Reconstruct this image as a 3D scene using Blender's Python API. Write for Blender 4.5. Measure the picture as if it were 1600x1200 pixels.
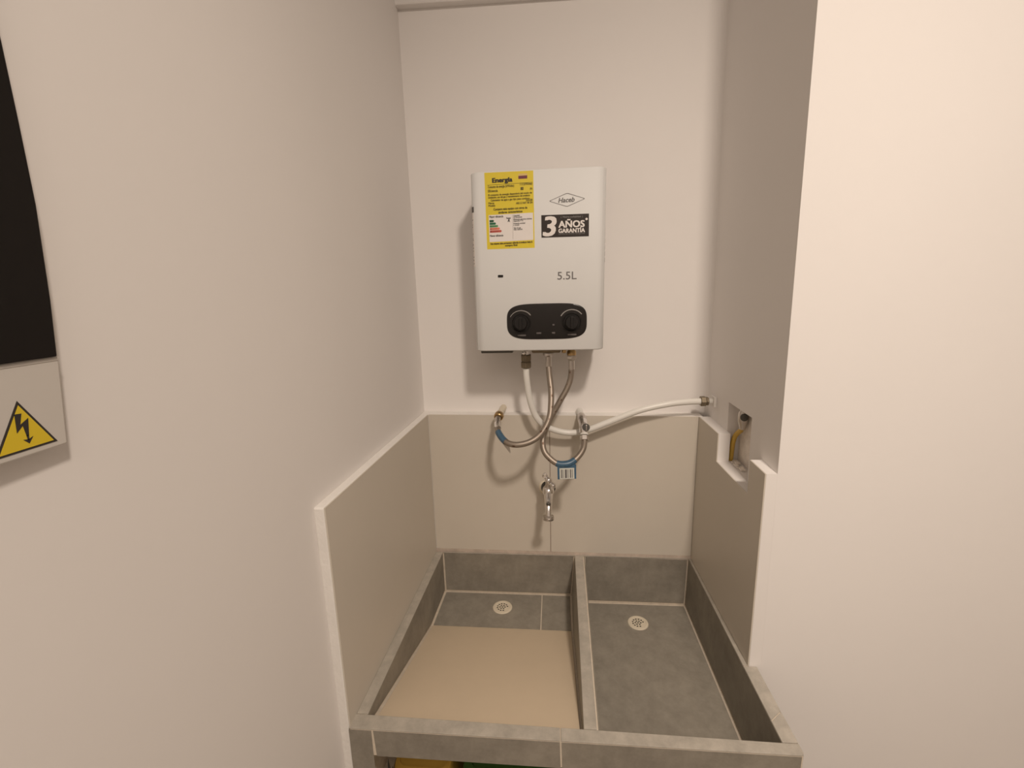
import bpy, bmesh, math, random
from mathutils import Vector, Matrix, noise
random.seed(7)
PI = math.pi
for o in list(bpy.data.objects):
    bpy.data.objects.remove(o)
S = bpy.context.scene
COL = S.collection
Z0 = 0.85            # height of the sink rim above the floor; all z below are measured from the rim

# ------------------------------------------------------------------ camera, world, lights, exposure
cam_d = bpy.data.cameras.new('camera')
cam = bpy.data.objects.new('camera', cam_d)
COL.objects.link(cam)
cr = Vector((0.9958478, 0.08729512, -0.02582108))
cu = Vector((0.00719201, 0.20731155, 0.97824854))
cf = Vector((-0.09074933, 0.97437235, -0.20582292))
cam.matrix_world = Matrix(((cr.x, cu.x, -cf.x, 0.3383), (cr.y, cu.y, -cf.y, -1.1859),
                           (cr.z, cu.z, -cf.z, 0.7312 + Z0), (0, 0, 0, 1)))
cam_d.sensor_width = 36
cam_d.lens = 735.33 / 1600 * 36
cam_d.clip_start = 0.02
S.camera = cam

w = bpy.data.worlds.new('world')
S.world = w
w.use_nodes = True
w.node_tree.nodes['Background'].inputs[0].default_value = (1.0, 0.85, 0.68, 1)
w.node_tree.nodes['Background'].inputs[1].default_value = 0.05

ld = bpy.data.lights.new('ceiling_light', 'AREA')
ld.shape = 'DISK'
ld.size = 0.17
ld.energy = 8.5
ld.spread = math.radians(106)
ld.color = (1.0, 0.865, 0.745)
lamp = bpy.data.objects.new('ceiling_light', ld)
COL.objects.link(lamp)
lamp.location = (0.76, -1.55, 1.85 + Z0)
lamp.rotation_euler = (math.radians(32), 0, 0)      # an adjustable spot tilted towards the niche

ld2 = bpy.data.lights.new('fill_light', 'AREA')      # added soft fill behind the camera, lifts the niche shadows
ld2.shape = 'RECTANGLE'
ld2.size = 1.5
ld2.size_y = 1.2
ld2.energy = 12.5
ld2.color = (1.0, 0.865, 0.745)
lamp2 = bpy.data.objects.new('fill_light', ld2)
COL.objects.link(lamp2)
lamp2.location = (0.75, -2.45, 1.94 + Z0)

S.view_settings.view_transform = 'Standard'
S.view_settings.look = 'None'
S.view_settings.gamma = 1
S.view_settings.use_curve_mapping = False
S.view_settings.exposure = 0.0

# ------------------------------------------------------------------ materials
def mat(name, col, rough=0.6, metal=0.0, var=0.0, vscale=8.0, bump=0.0, bscale=200.0, col2=None, spec=0.5, coat=0.0):
    m = bpy.data.materials.new(name)
    m.use_nodes = True
    nt = m.node_tree
    b = nt.nodes['Principled BSDF']
    b.inputs['Base Color'].default_value = (*col, 1)
    b.inputs['Roughness'].default_value = rough
    b.inputs['Metallic'].default_value = metal
    b.inputs['Specular IOR Level'].default_value = spec
    b.inputs['Coat Weight'].default_value = coat
    tc = nt.nodes.new('ShaderNodeTexCoord')
    if var > 0 or col2:
        n = nt.nodes.new('ShaderNodeTexNoise')
        n.inputs['Scale'].default_value = vscale
        n.inputs['Detail'].default_value = 6
        n.inputs['Roughness'].default_value = 0.72
        nt.links.new(tc.outputs['Object'], n.inputs['Vector'])
        r = nt.nodes.new('ShaderNodeValToRGB')
        c2 = col2 or tuple(c * (1 - var) for c in col)
        c1 = tuple(min(1, c * (1 + var)) for c in col)
        r.color_ramp.elements[0].position = 0.33
        r.color_ramp.elements[1].position = 0.67
        r.color_ramp.elements[0].color = (*c2, 1)
        r.color_ramp.elements[1].color = (*c1, 1)
        nt.links.new(n.outputs['Fac'], r.inputs['Fac'])
        nt.links.new(r.outputs['Color'], b.inputs['Base Color'])
    if bump > 0:
        n2 = nt.nodes.new('ShaderNodeTexNoise')
        n2.inputs['Scale'].default_value = bscale
        n2.inputs['Detail'].default_value = 4
        nt.links.new(tc.outputs['Object'], n2.inputs['Vector'])
        bp = nt.nodes.new('ShaderNodeBump')
        bp.inputs['Strength'].default_value = bump
        bp.inputs['Distance'].default_value = 0.002
        nt.links.new(n2.outputs['Fac'], bp.inputs['Height'])
        nt.links.new(bp.outputs['Normal'], b.inputs['Normal'])
    return m

def braid_mat():
    m = bpy.data.materials.new('braided_steel')
    m.use_nodes = True
    nt = m.node_tree
    b = nt.nodes['Principled BSDF']
    b.inputs['Metallic'].default_value = 0.75
    b.inputs['Roughness'].default_value = 0.45
    uv = nt.nodes.new('ShaderNodeUVMap')
    outs = []
    for s in (1, -1):
        mp = nt.nodes.new('ShaderNodeMapping')
        mp.inputs['Scale'].default_value = (460, 24 * s, 1)
        nt.links.new(uv.outputs['UV'], mp.inputs['Vector'])
        wv = nt.nodes.new('ShaderNodeTexWave')
        wv.wave_type = 'BANDS'
        wv.bands_direction = 'DIAGONAL'
        wv.inputs['Scale'].default_value = 0.32
        nt.links.new(mp.outputs['Vector'], wv.inputs['Vector'])
        outs.append(wv.outputs['Fac'])
    mx = nt.nodes.new('ShaderNodeMath')
    mx.operation = 'MAXIMUM'
    nt.links.new(outs[0], mx.inputs[0])
    nt.links.new(outs[1], mx.inputs[1])
    r = nt.nodes.new('ShaderNodeValToRGB')
    r.color_ramp.elements[0].color = (0.22, 0.18, 0.145, 1)
    r.color_ramp.elements[1].color = (0.38, 0.325, 0.27, 1)
    nt.links.new(mx.outputs[0], r.inputs['Fac'])
    # woven tracer threads: small dark red ticks
    mp = nt.nodes.new('ShaderNodeMapping')
    mp.inputs['Scale'].default_value = (60, 4, 1)
    nt.links.new(uv.outputs['UV'], mp.inputs['Vector'])
    vo = nt.nodes.new('ShaderNodeTexVoronoi')
    vo.inputs['Scale'].default_value = 1.0
    nt.links.new(mp.outputs['Vector'], vo.inputs['Vector'])
    lt = nt.nodes.new('ShaderNodeMath')
    lt.operation = 'LESS_THAN'
    lt.inputs[1].default_value = 0.2
    nt.links.new(vo.outputs['Distance'], lt.inputs[0])
    mixc = nt.nodes.new('ShaderNodeMixRGB')
    mixc.inputs['Color2'].default_value = (0.16, 0.10, 0.07, 1)
    nt.links.new(lt.outputs[0], mixc.inputs['Fac'])
    nt.links.new(r.outputs['Color'], mixc.inputs['Color1'])
    nt.links.new(mixc.outputs['Color'], b.inputs['Base Color'])
    bp = nt.nodes.new('ShaderNodeBump')
    bp.inputs['Strength'].default_value = 0.3
    bp.inputs['Distance'].default_value = 0.0004
    nt.links.new(mx.outputs[0], bp.inputs['Height'])
    nt.links.new(bp.outputs['Normal'], b.inputs['Normal'])
    return m

M = dict(
    plaster=mat('white_plaster', (0.84, 0.805, 0.775), 0.75, var=0.008, vscale=3, bump=0.07, bscale=60, spec=0.3),
    edge=mat('white_ledge_plaster', (0.84, 0.81, 0.77), 0.7, var=0.03, vscale=30, bump=0.4, bscale=150, spec=0.3),
    recess=mat('rough_recess_plaster', (0.88, 0.80, 0.72), 0.85, var=0.16, vscale=22, bump=0.8, bscale=60),
    tile=mat('glazed_grey_beige_tile', (0.64, 0.585, 0.505), 0.42, var=0.012, vscale=5, spec=0.35),
    cement=mat('grey_stoneware_tile', (0.270, 0.243, 0.200), 0.5, var=0.20, vscale=14, bump=0.15, bscale=120, spec=0.4),
    cement_rim=mat('worn_grey_rim_tile', (0.42, 0.385, 0.33), 0.38, var=0.17, vscale=26, bump=0.15, bscale=120),
    cement_lite=mat('grey_floor_tile', (0.285, 0.258, 0.213), 0.5, var=0.15, vscale=22, bump=0.15, bscale=120),
    board=mat('smooth_beige_washboard_tile', (0.66, 0.545, 0.40), 0.4, var=0.03, vscale=4),
    grout=mat('cream_grout', (0.67, 0.585, 0.475), 0.85, var=0.08, vscale=60, bump=0.5, bscale=150),
    silicone=mat('pinkish_joint', (0.52, 0.435, 0.365), 0.6, var=0.2, vscale=18),
    seam=mat('brown_hairline_joint', (0.30, 0.235, 0.19), 0.8, var=0.1),
    floor=mat('beige_floor_tile', (0.5, 0.44, 0.37), 0.45, var=0.04),
    white=mat('heater_white_enamel', (0.745, 0.745, 0.73), 0.55, spec=0.35, var=0.004),
    back=mat('galvanised_back', (0.52, 0.51, 0.49), 0.45, metal=0.3, var=0.05),
    dark=mat('dark_steel', (0.10, 0.095, 0.085), 0.45, metal=0.5, var=0.1),
    black=mat('gloss_black_panel', (0.012, 0.010, 0.009), 0.22, var=0.01),
    knob=mat('black_knob_plastic', (0.014, 0.012, 0.011), 0.5, var=0.05, spec=0.3),
    greymark=mat('grey_marking', (0.16, 0.15, 0.145), 0.5, var=0.02),
    silvermark=mat('silver_marking', (0.30, 0.285, 0.27), 0.4, var=0.02),
    dimmark=mat('dim_marking', (0.12, 0.11, 0.105), 0.4, var=0.02),
    yellow=mat('yellow_label_paper', (0.76, 0.60, 0.035), 0.5, var=0.01),
    warn=mat('yellow_warning_sticker', (0.72, 0.53, 0.02), 0.4, var=0.01),
    paper=mat('white_paper', (0.83, 0.78, 0.74), 0.6, var=0.01),
    ink=mat('black_ink', (0.025, 0.02, 0.018), 0.5, var=0.01),
    brownink=mat('olive_ink', (0.10, 0.075, 0.012), 0.5, var=0.01),
    inkred=mat('maroon_ink', (0.16, 0.03, 0.05), 0.5, var=0.01),
    inkpink=mat('faded_stripe_ink', (0.72, 0.50, 0.18), 0.5, var=0.01),
    g1=mat('dark_green_ink', (0.015, 0.10, 0.05), 0.5, var=0.01),
    g2=mat('mid_green_ink', (0.03, 0.17, 0.08), 0.5, var=0.01),
    g3=mat('light_green_ink', (0.12, 0.32, 0.14), 0.5, var=0.01),
    r1=mat('coral_ink', (0.78, 0.24, 0.14), 0.5, var=0.01),
    r2=mat('red_ink', (0.55, 0.10, 0.07), 0.5, var=0.01),
    stickerblack=mat('black_sticker', (0.022, 0.014, 0.010), 0.35, var=0.02),
    braid=braid_mat(),
    chrome=mat('chrome', (0.84, 0.82, 0.80), 0.18, metal=1.0, var=0.01),
    satin=mat('satin_nickel', (0.62, 0.58, 0.54), 0.33, metal=1.0, var=0.05),
    brass=mat('brass', (0.48, 0.33, 0.16), 0.32, metal=1.0, var=0.12, vscale=80),
    bronze=mat('dull_bronze', (0.22, 0.18, 0.125), 0.45, metal=0.8, var=0.15, vscale=80),
    pvc=mat('white_pvc_pipe', (0.78, 0.76, 0.71), 0.35, var=0.02, vscale=30),
    cream=mat('cream_plastic', (0.74, 0.66, 0.52), 0.45, var=0.04, vscale=60),
    hole_shade=mat('drain_shadow', (0.02, 0.016, 0.012), 0.9, var=0.1),
    bluetape=mat('blue_tape', (0.055, 0.12, 0.19), 0.35, var=0.15, vscale=90),
    tagpaper=mat('tag_paper', (0.62, 0.62, 0.56), 0.5, var=0.06, vscale=90),
    film=mat('pale_film', (0.60, 0.56, 0.51), 0.25, var=0.05, vscale=90),
    gas=mat('yellow_gas_pipe', (0.62, 0.40, 0.07), 0.45, var=0.08, vscale=60),
    panel=mat('light_grey_panel_plastic', (0.60, 0.565, 0.52), 0.4, var=0.01),
    smoked=mat('smoked_door', (0.008, 0.006, 0.005), 0.4, var=0.05, spec=0.2),
    bin_y=mat('yellow_bin_plastic', (0.78, 0.50, 0.10), 0.4, var=0.04),
    bin_g=mat('green_bin_plastic', (0.06, 0.15, 0.035), 0.4, var=0.06),
    bag=mat('black_bag', (0.02, 0.02, 0.02), 0.3, var=0.3, vscale=60),
)

# ------------------------------------------------------------------ helpers
WL = {}
def V(*a): return Vector(a)

def obj(name, bm, m, parent=None, smooth=False, bevel=0.0, seg=2):
    """link a bmesh (given in room coordinates, z from the rim) as one mesh object"""
    bm.normal_update()
    bmesh.ops.recalc_face_normals(bm, faces=bm.faces)
    xs = [v.co for v in bm.verts]
    lo = V(*(min(c[i] for c in xs) for i in range(3)))
    hi = V(*(max(c[i] for c in xs) for i in range(3)))
    org = V((lo.x + hi.x) / 2, (lo.y + hi.y) / 2, lo.z)
    for v in bm.verts: v.co -= org
    me = bpy.data.meshes.new(name)
    bm.to_mesh(me); bm.free()
    if smooth:
        for p in me.polygons: p.use_smooth = True
        try: me.set_sharp_from_angle(angle=math.radians(38))
        except Exception: pass
    me.materials.append(M[m] if isinstance(m, str) else m)
    o = bpy.data.objects.new(name, me)
    COL.objects.link(o)
    if parent is None:
        o.location = org + V(0, 0, Z0)
    else:
        o.parent = parent
        o.location = org - WL[parent.name]
    WL[o.name] = org
    if bevel > 0:
        md = o.modifiers.new('bevel', 'BEVEL')
        md.width = bevel; md.segments = seg; md.limit_method = 'ANGLE'
        md.angle_limit = math.radians(40)
        md.harden_normals = False
    return o

def thing(name, label, cat, loc, group=None):
    o = bpy.data.objects.new(name, None)
    o.empty_display_size = 0.05
    COL.objects.link(o)
    o.location = V(*loc) + V(0, 0, Z0)
    WL[o.name] = V(*loc)
    o['label'] = label; o['category'] = cat
    if group: o['group'] = group
    return o

def struct(o): o['kind'] = 'structure'; return o
def lab(o, s): o['label'] = s; return o

def box(lo, hi, bm=None):
    bm = bm or bmesh.new()
    x0, y0, z0 = lo; x1, y1, z1 = hi
    return hexa([(x0, y0, z0), (x1, y0, z0), (x1, y1, z0), (x0, y1, z0)],
                [(x0, y0, z1), (x1, y0, z1), (x1, y1, z1), (x0, y1, z1)], bm)

def hexa(bot, top, bm=None):
    bm = bm or bmesh.new()
    n = len(bot)
    a = [bm.verts.new(p) for p in bot]; b = [bm.verts.new(p) for p in top]
    bm.faces.new(a[::-1]); bm.faces.new(b)
    for i in range(n):
        bm.faces.new((a[i], a[(i + 1) % n], b[(i + 1) % n], b[i]))
    return bm

def prism(poly, vec, bm=None):
    """a polygon given in 3D pushed along vec"""
    vec = V(*vec)
    return hexa([V(*p) for p in poly], [V(*p) + vec for p in poly], bm)

def basis(d):
    d = V(*d).normalized()
    u = d.cross(V(0, 0, 1))
    if u.length < 1e-3: u = d.cross(V(1, 0, 0))
    u.normalize()
    return u, d.cross(u).normalized(), d

def lathe(p0, d, prof, n=24, bm=None, hexnut=False):
    """prof: list of (distance along d, radius)"""
    bm = bm or bmesh.new()
    u, v, d = basis(d)
    p0 = V(*p0)
    n = 6 if hexnut else n
    rings = []
    for t, r in prof:
        rings.append([bm.verts.new(p0 + d * t + (u * math.cos(2 * PI * k / n) + v * math.sin(2 * PI * k / n)) * max(r, 1e-5)) for k in range(n)])
    for a, b in zip(rings, rings[1:]):
        for k in range(n):
            bm.faces.new((a[k], a[(k + 1) % n], b[(k + 1) % n], b[k]))
    bm.faces.new(rings[0][::-1]); bm.faces.new(rings[-1])
    return bm

def spline(pts, sub=10):
    P = [V(*p) for p in pts]
    P = [P[0] * 2 - P[1]] + P + [P[-1] * 2 - P[-2]]
    out = []
    for i in range(1, len(P) - 2):
        a, b, c, d = P[i - 1:i + 3]
        for k in range(sub):
            t = k / sub
            out.append(0.5 * ((2 * b) + (c - a) * t + (2 * a - 5 * b + 4 * c - d) * t * t + (3 * b - a - 3 * c + d) * t ** 3))
    out.append(P[-2])
    return out

def tube(pts, r, n=16, sub=10, bm=None, raw=False):
    bm = bm or bmesh.new()
    uvl = bm.loops.layers.uv.verify()
    L = [V(*p) for p in pts] if raw else spline(pts, sub)
    T = [(L[min(i + 1, len(L) - 1)] - L[max(i - 1, 0)]).normalized() for i in range(len(L))]
    u = basis(T[0])[0]
    rings = []; ds = []; d = 0
    for i, p in enumerate(L):
        u = (u - T[i] * u.dot(T[i])).normalized()
        v = T[i].cross(u)
        rr = r(i / (len(L) - 1)) if callable(r) else r
        rings.append([bm.verts.new(p + (u * math.cos(2 * PI * k / n) + v * math.sin(2 * PI * k / n)) * rr) for k in range(n)])
        if i: d += (p - L[i - 1]).length
        ds.append(d)
    for i in range(len(L) - 1):
        for k in range(n):
            f = bm.faces.new((rings[i][k], rings[i][(k + 1) % n], rings[i + 1][(k + 1) % n], rings[i + 1][k]))
            for lp, (uu, vv) in zip(f.loops, ((ds[i], k / n), (ds[i], (k + 1) / n), (ds[i + 1], (k + 1) / n), (ds[i + 1], k / n))):
                lp[uvl].uv = (uu, vv)
    bm.faces.new(rings[0][::-1]); bm.faces.new(rings[-1])
    return bm

def sphere(c, r, bm=None, sc=(1, 1, 1), n=16):
    bm = bm or bmesh.new()
    bmesh.ops.create_uvsphere(bm, u_segments=n, v_segments=n // 2 + 2, radius=r,
                              matrix=Matrix.Translation(V(*c)) @ Matrix.Diagonal((*sc, 1)))
    return bm

def curve_mesh(loops, depth):
    """flat shape with holes; loops are lists of 2D points; returns a bmesh in the xy plane, thickness depth (0..depth)"""
    cu_ = bpy.data.curves.new('shape', 'CURVE')
    cu_.dimensions = '2D'; cu_.fill_mode = 'BOTH'; cu_.extrude = depth / 2
    for lp in loops:
        s = cu_.splines.new('POLY'); s.points.add(len(lp) - 1); s.use_cyclic_u = True
        for q, p in zip(s.points, lp): q.co = (p[0], p[1], 0, 1)
    return curve_to_bm(cu_, depth / 2)

def curve_to_bm(cu_, dz, weld=True):
    o = bpy.data.objects.new('shape', cu_)
    COL.objects.link(o)
    dg = bpy.context.evaluated_depsgraph_get(); dg.update()
    me = bpy.data.meshes.new_from_object(o.evaluated_get(dg))
    bm = bmesh.new(); bm.from_mesh(me)
    for f in bm.faces: f.smooth = False
    if weld: bmesh.ops.remove_doubles(bm, verts=bm.verts, dist=1e-6)
    for v in bm.verts: v.co.z += dz
    bpy.data.objects.remove(o); bpy.data.meshes.remove(me); bpy.data.curves.remove(cu_)
    return bm

def mapped(bm, org, xd, yd, nd):
    org, xd, yd, nd = V(*org), V(*xd), V(*yd), V(*nd)
    for v in bm.verts:
        c = v.co.copy(); v.co = org + xd * c.x + yd * c.y + nd * c.z
    return bm

def text(name, s, size, org, m, parent, xd=(1, 0, 0), yd=(0, 0, 1), nd=(0, -1, 0), bold=0.0, align='LEFT',
         wscale=1.0, width=None, shear=0.0, depth=0.0003):
    c = bpy.data.curves.new('txt', 'FONT')
    c.body = s; c.size = size; c.align_x = align; c.align_y = 'BOTTOM_BASELINE'
    c.extrude = depth / 2; c.shear = shear; c.resolution_u = 3
    c.space_line = 0.9
    bm = curve_to_bm(c, depth / 2, False)
    bm.verts.index_update()
    if bold > 0:
        base = [v.co.copy() for v in bm.verts]
        geo = [[v.index for v in f.verts] for f in bm.faces]
        for q_, (dx_, dy_) in enumerate(((bold, bold * 0.6), (-bold, -bold * 0.6), (bold, -bold * 0.6), (-bold, bold * 0.6))):
            nv = [bm.verts.new(p + Vector((dx_, dy_, 0.00006 * (q_ + 1)))) for p in base]
            for g_ in geo:
                try: bm.faces.new([nv[i] for i in g_])
                except ValueError: pass
    xs = [v.co.x for v in bm.verts]
    k = (width / (max(xs) - min(xs))) if width else wscale
    x0 = min(xs) if align == 'LEFT' else 0
    for v in bm.verts: v.co.x = (v.co.x - x0) * k
    mapped(bm, org, xd, yd, nd)
    return obj(name, bm, m, parent)

def rrect(w, h, r, n=8, bulge=0.0):
    pts = []
    for cx, cy, a0 in ((w / 2 - r, h / 2 - r, 0), (-w / 2 + r, h / 2 - r, 90), (-w / 2 + r, -h / 2 + r, 180), (w / 2 - r, -h / 2 + r, 270)):
        for k in range(n + 1):
            a = math.radians(a0 + 90 * k / n)
            pts.append((cx + r * math.cos(a), cy + r * math.sin(a)))
    return pts

# ------------------------------------------------------------------ the room
FL = -Z0
CEIL = 1.98
def xw(y): return -0.0186 + 0.02586 * (y - 0.01)          # left wall plane
def xt(y): return 0.0289 * y                                # left tile plane
def yb(x): return -0.0094 * x                               # back tile plane
struct(obj('floor', box((-0.4, -3.3, FL - 0.1), (2.6, 0.3, FL)), 'floor'))
struct(obj('ceiling', box((-0.4, -3.3, CEIL), (2.6, 0.3, CEIL + 0.1)), 'plaster'))
struct(obj('ceiling_soffit', hexa([(xw(0.014) - 0.004, 0.014, 1.3615), (0.75, 0.010, 1.349), (0.75, 0.05, 1.349), (xw(0.05) - 0.004, 0.05, 1.3615)],
                                  [(xw(0.014) - 0.004, 0.014, CEIL), (0.75, 0.010, CEIL), (0.75, 0.05, CEIL), (xw(0.05) - 0.004, 0.05, CEIL)]), 'plaster', bevel=0.004))
wl = struct(obj('wall_left', hexa([(-0.4, -3.3, FL), (xw(-3.3), -3.3, FL), (xw(0.2), 0.2, FL), (-0.4, 0.2, FL)],
                                  [(-0.4, -3.3, CEIL), (xw(-3.3), -3.3, CEIL), (xw(0.2), 0.2, CEIL), (-0.4, 0.2, CEIL)]), 'plaster'))
wb = struct(obj('wall_back', hexa([(-0.05, 0.0335, FL), (0.9, 0.0245, FL), (0.9, 0.25, FL), (-0.05, 0.25, FL)],
                                  [(-0.05, 0.0335, CEIL), (0.9, 0.0245, CEIL), (0.9, 0.25, CEIL), (-0.05, 0.25, CEIL)]), 'plaster'))
struct(obj('wall_rear', box((-0.4, -3.4, FL), (2.6, -3.3, CEIL)), 'plaster'))
struct(obj('wall_far_right', box((2.4, -3.3, FL), (2.6, -0.373, CEIL)), 'plaster'))

# the pillar to the right of the niche: skin with the valve recess cut through it, and a solid core behind
def lean(bm):
    for v in bm.verts: v.co.x += -0.010 * (v.co.z - 0.4)
    return bm
skin = curve_mesh([[(-0.373, FL), (0.05, FL), (0.05, CEIL), (-0.373, CEIL)],
                   [(-0.252, 0.327), (-0.125, 0.327), (-0.125, 0.462), (-0.252, 0.462)]], 0.04)
mapped(skin, (0.7265, 0, 0), (0, 1, 0), (0, 0, 1), (1, 0, 0))
box((0.7665, -0.373, FL), (2.5, 0.05, CEIL), skin)
# soft concave fillet where the pillar meets the back wall
fx, fy, fr = 0.7265, 0.0262, 0.016
fil = [(fx + 0.002, fy + 0.002)] + [(fx - fr + fr * math.cos(a), fy - fr + fr * math.sin(a)) for a in [i * PI / 2 / 6 for i in range(7)]]
hexa([(x, y, FL) for x, y in fil], [(x, y, CEIL) for x, y in fil], skin)
lean(skin)
wr = struct(obj('wall_right', skin, 'plaster'))
rb = hexa([(0.7540, -0.2518, 0.3272), (0.7520, -0.2518, 0.4618), (0.7520, -0.1252, 0.4618), (0.7540, -0.1252, 0.3272)],
          [(0.7664, -0.2518, 0.3272), (0.766, -0.2518, 0.4618), (0.766, -0.1252, 0.4618), (0.7664, -0.1252, 0.3272)])
obj('recess_backing', rb, 'recess', wr)
chips = bmesh.new()
for k in range(9):
    y = -0.135 - 0.1 * random.random(); x = 0.733 + 0.014 * random.random(); s = 0.002 + 0.003 * random.random()
    box((x - s, y - s * 1.5, 0.3272), (x + s, y + s * 1.5, 0.3272 + s), chips)
ch = obj('plaster_crumbs', chips, 'recess', wr, bevel=0.0008)
ch['kind'] = 'stuff'

# dado: white backing with thin tiles on it
led = hexa([(xw(0.03), 0.033, FL), (xw(-0.547) - 0.001, -0.547, FL), (xt(-0.547) - 0.0005, -0.547, FL), (0.001, 0.001, FL)],
           [(xw(0.03), 0.033, 0.3995), (xw(-0.547) - 0.001, -0.547, 0.4035), (xt(-0.547) - 0.0005, -0.547, 0.4035), (0.001, 0.001, 0.3995)])
obj('ledge', led, 'edge', wl, bevel=0.0025)
obj('tile', hexa([(-0.001, -0.002, -0.008), (xt(-0.5465) - 0.001, -0.5465, -0.008), (xt(-0.5465) + 0.0012, -0.5465, -0.008), (0.0012, -0.002, -0.008)],
                 [(-0.001, -0.002, 0.3995), (xt(-0.5465) - 0.001, -0.5465, 0.4035), (xt(-0.5465) + 0.0012, -0.5465, 0.4035), (0.0012, -0.002, 0.3995)]), 'tile', wl, bevel=0.0005)
led = hexa([(-0.02, 0.034, FL), (-0.02, 0.001, FL), (0.71, yb(0.71) + 0.001, FL), (0.71, 0.034, FL)],
           [(-0.02, 0.034, 0.3995), (-0.02, 0.001, 0.3995), (0.71, yb(0.71) + 0.001, 0.395), (0.71, 0.034, 0.395)])
obj('ledge', led, 'edge', wb, bevel=0.0025)
for xa, xb_ in ((0.0022, 0.3228), (0.3246, 0.6985)):
    za, zb = 0.3995 - 0.0064 * xa, 0.3995 - 0.0064 * xb_
    obj('tile', hexa([(xa, yb(xa) - 0.0012, 0.007), (xb_, yb(xb_) - 0.0012, 0.007), (xb_, yb(xb_) + 0.0012, 0.007), (xa, yb(xa) + 0.0012, 0.007)],
                     [(xa, yb(xa) - 0.0012, za), (xb_, yb(xb_) - 0.0012, zb), (xb_, yb(xb_) + 0.0012, zb), (xa, yb(xa) + 0.0012, za)]), 'tile', wb, bevel=0.0005)
obj('seam', box((0.3226, yb(0.3237) - 0.0004, 0.007), (0.3248, yb(0.3237) + 0.0012, 0.397)), 'seam', wb)
obj('joint', hexa([(0.0, yb(0) - 0.0035, -0.004), (0.70, yb(0.7) - 0.0035, -0.004), (0.70, yb(0.7), -0.004), (0.0, 0, -0.004)],
                  [(0.0, yb(0) - 0.0020, 0.007), (0.70, yb(0.7) - 0.0020, 0.007), (0.70, yb(0.7), 0.007), (0.0, 0, 0.007)]), 'silicone', wb)
def xr(y): return 0.7 - 0.0191 * (y + 0.0066)              # right tile plane
out = [(-0.0066, 0), (-0.3725, 0), (-0.3725, 0.3942), (-0.3085, 0.3960), (-0.3085, 0.3268), (-0.1420, 0.3278), (-0.1420, 0.3935), (-0.0066, 0.3950)]
out2 = [(-0.0076, -0.008)] + [(-0.3722, -0.008)] + out[2:7] + [(-0.0076, 0.3950)]
bm = bmesh.new()
def poly_x(poly, fa, fb, bm):
    a = [bm.verts.new((fa(y), y, z)) for y, z in poly]; b = [bm.verts.new((fb(y), y, z)) for y, z in poly]
    bm.faces.new(a); bm.faces.new(b[::-1])
    n = len(poly)
    for i in range(n): bm.faces.new((a[i], b[i], b[(i + 1) % n], a[(i + 1) % n]))
    return bm
out1 = [(-0.0066, -0.17), (-0.3728, -0.17), (-0.3728, 0.3942), (-0.3600, 0.3945)] + out[3:]
obj('ledge', poly_x(out1, lambda y: xr(y) + 0.001, lambda y: 0.745 if y < -0.37 else 0.7285, bmesh.new()), 'plaster', wr)
obj('tile', poly_x(out2, lambda y: xr(y) - 0.0012, lambda y: xr(y) + 0.0012, bmesh.new()), 'tile', wr, bevel=0.0005)

# ------------------------------------------------------------------ the double laundry sink
sink = thing('laundry_sink', 'double laundry sink clad in grey tile with beige washing slope in left basin', 'sink', (0.35, -0.27, FL))
YF = -0.550
def xl(y): return 0.0212 + 0.0270 * y      # inner face of the left wall
def xd0(y): return 0.3893 + 0.0136 * y     # divider, left edge
def xd1(y): return 0.4160 + 0.0140 * y
def xr0(y): return 0.6925 - 0.0107 * (y + 0.0045)
ZL, ZR = -0.122, -0.141
YBK = -0.0095
e = 0.002
core = bmesh.new()
def quadbox(f0, f1, ya, yb_, za, zb, bm):
    return hexa([(f0(ya), ya, za), (f1(ya), ya, za), (f1(yb_), yb_, za), (f0(yb_), yb_, za)],
                [(f0(ya), ya, zb), (f1(ya), ya, zb), (f1(yb_), yb_, zb), (f0(yb_), yb_, zb)], bm)
quadbox(lambda y: xt(y) + 0.0015, lambda y: xl(y) - e, YF + e, -0.006, -0.17, -e, core)
quadbox(lambda y: xd0(y) + e, lambda y: xd1(y) - e, -0.54, -0.006, -0.17, -e, core)
quadbox(lambda y: xr0(y) + e, lambda y: xr(y) - 0.0015, -0.373, -0.009, -0.17, -e, core)
quadbox(lambda y: xr0(y) + e, lambda y: 0.7232 - e, YF + e, -0.3735, -0.17, -e, core)
box((0.003, YBK + e, -0.17), (0.699, -0.0068, -e), core)
core_f = [(-0.0137, YF + 0.0005), (0.7212, YF + 0.0005), (0.7212, -0.5305 - e), (0.385, -0.527 - e), (-0.0137, -0.5225 - e)]
hexa([(x, y, -0.0545) for x, y in core_f], [(x, y, -e) for x, y in core_f], core)
box((0.0, -0.16, -0.165), (0.40, -0.009, ZL - e), core)
box((0.40, -0.54, -0.175), (0.70, -0.009, ZR - e), core)
prism([(0.0, -0.150, -0.150), (0.0, -0.150, ZL - e), (0.0, -0.5245, -0.022 - e), (0.0, -0.5245, -0.045)], (0.385, 0, 0), core)
obj('basin_body', core, 'grout', sink)
# supports and inner shelf under the basins
obj('side_support', box((-0.0135, YF + 0.003, FL), (0.0235, -0.006, -0.171)), 'grout', sink)
obj('side_support', box((0.685, YF + 0.003, FL), (0.7210, -0.3735, -0.176)), 'grout', sink)
obj('shelf', box((0.0235, -0.535, -0.46), (0.685, -0.005, -0.43)), 'grout', sink)
def plate(name, poly, vec, m='cement', bevel=0.0007): return obj(name, prism(poly, vec), m, sink, bevel=bevel)
g = 0.0032
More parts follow.
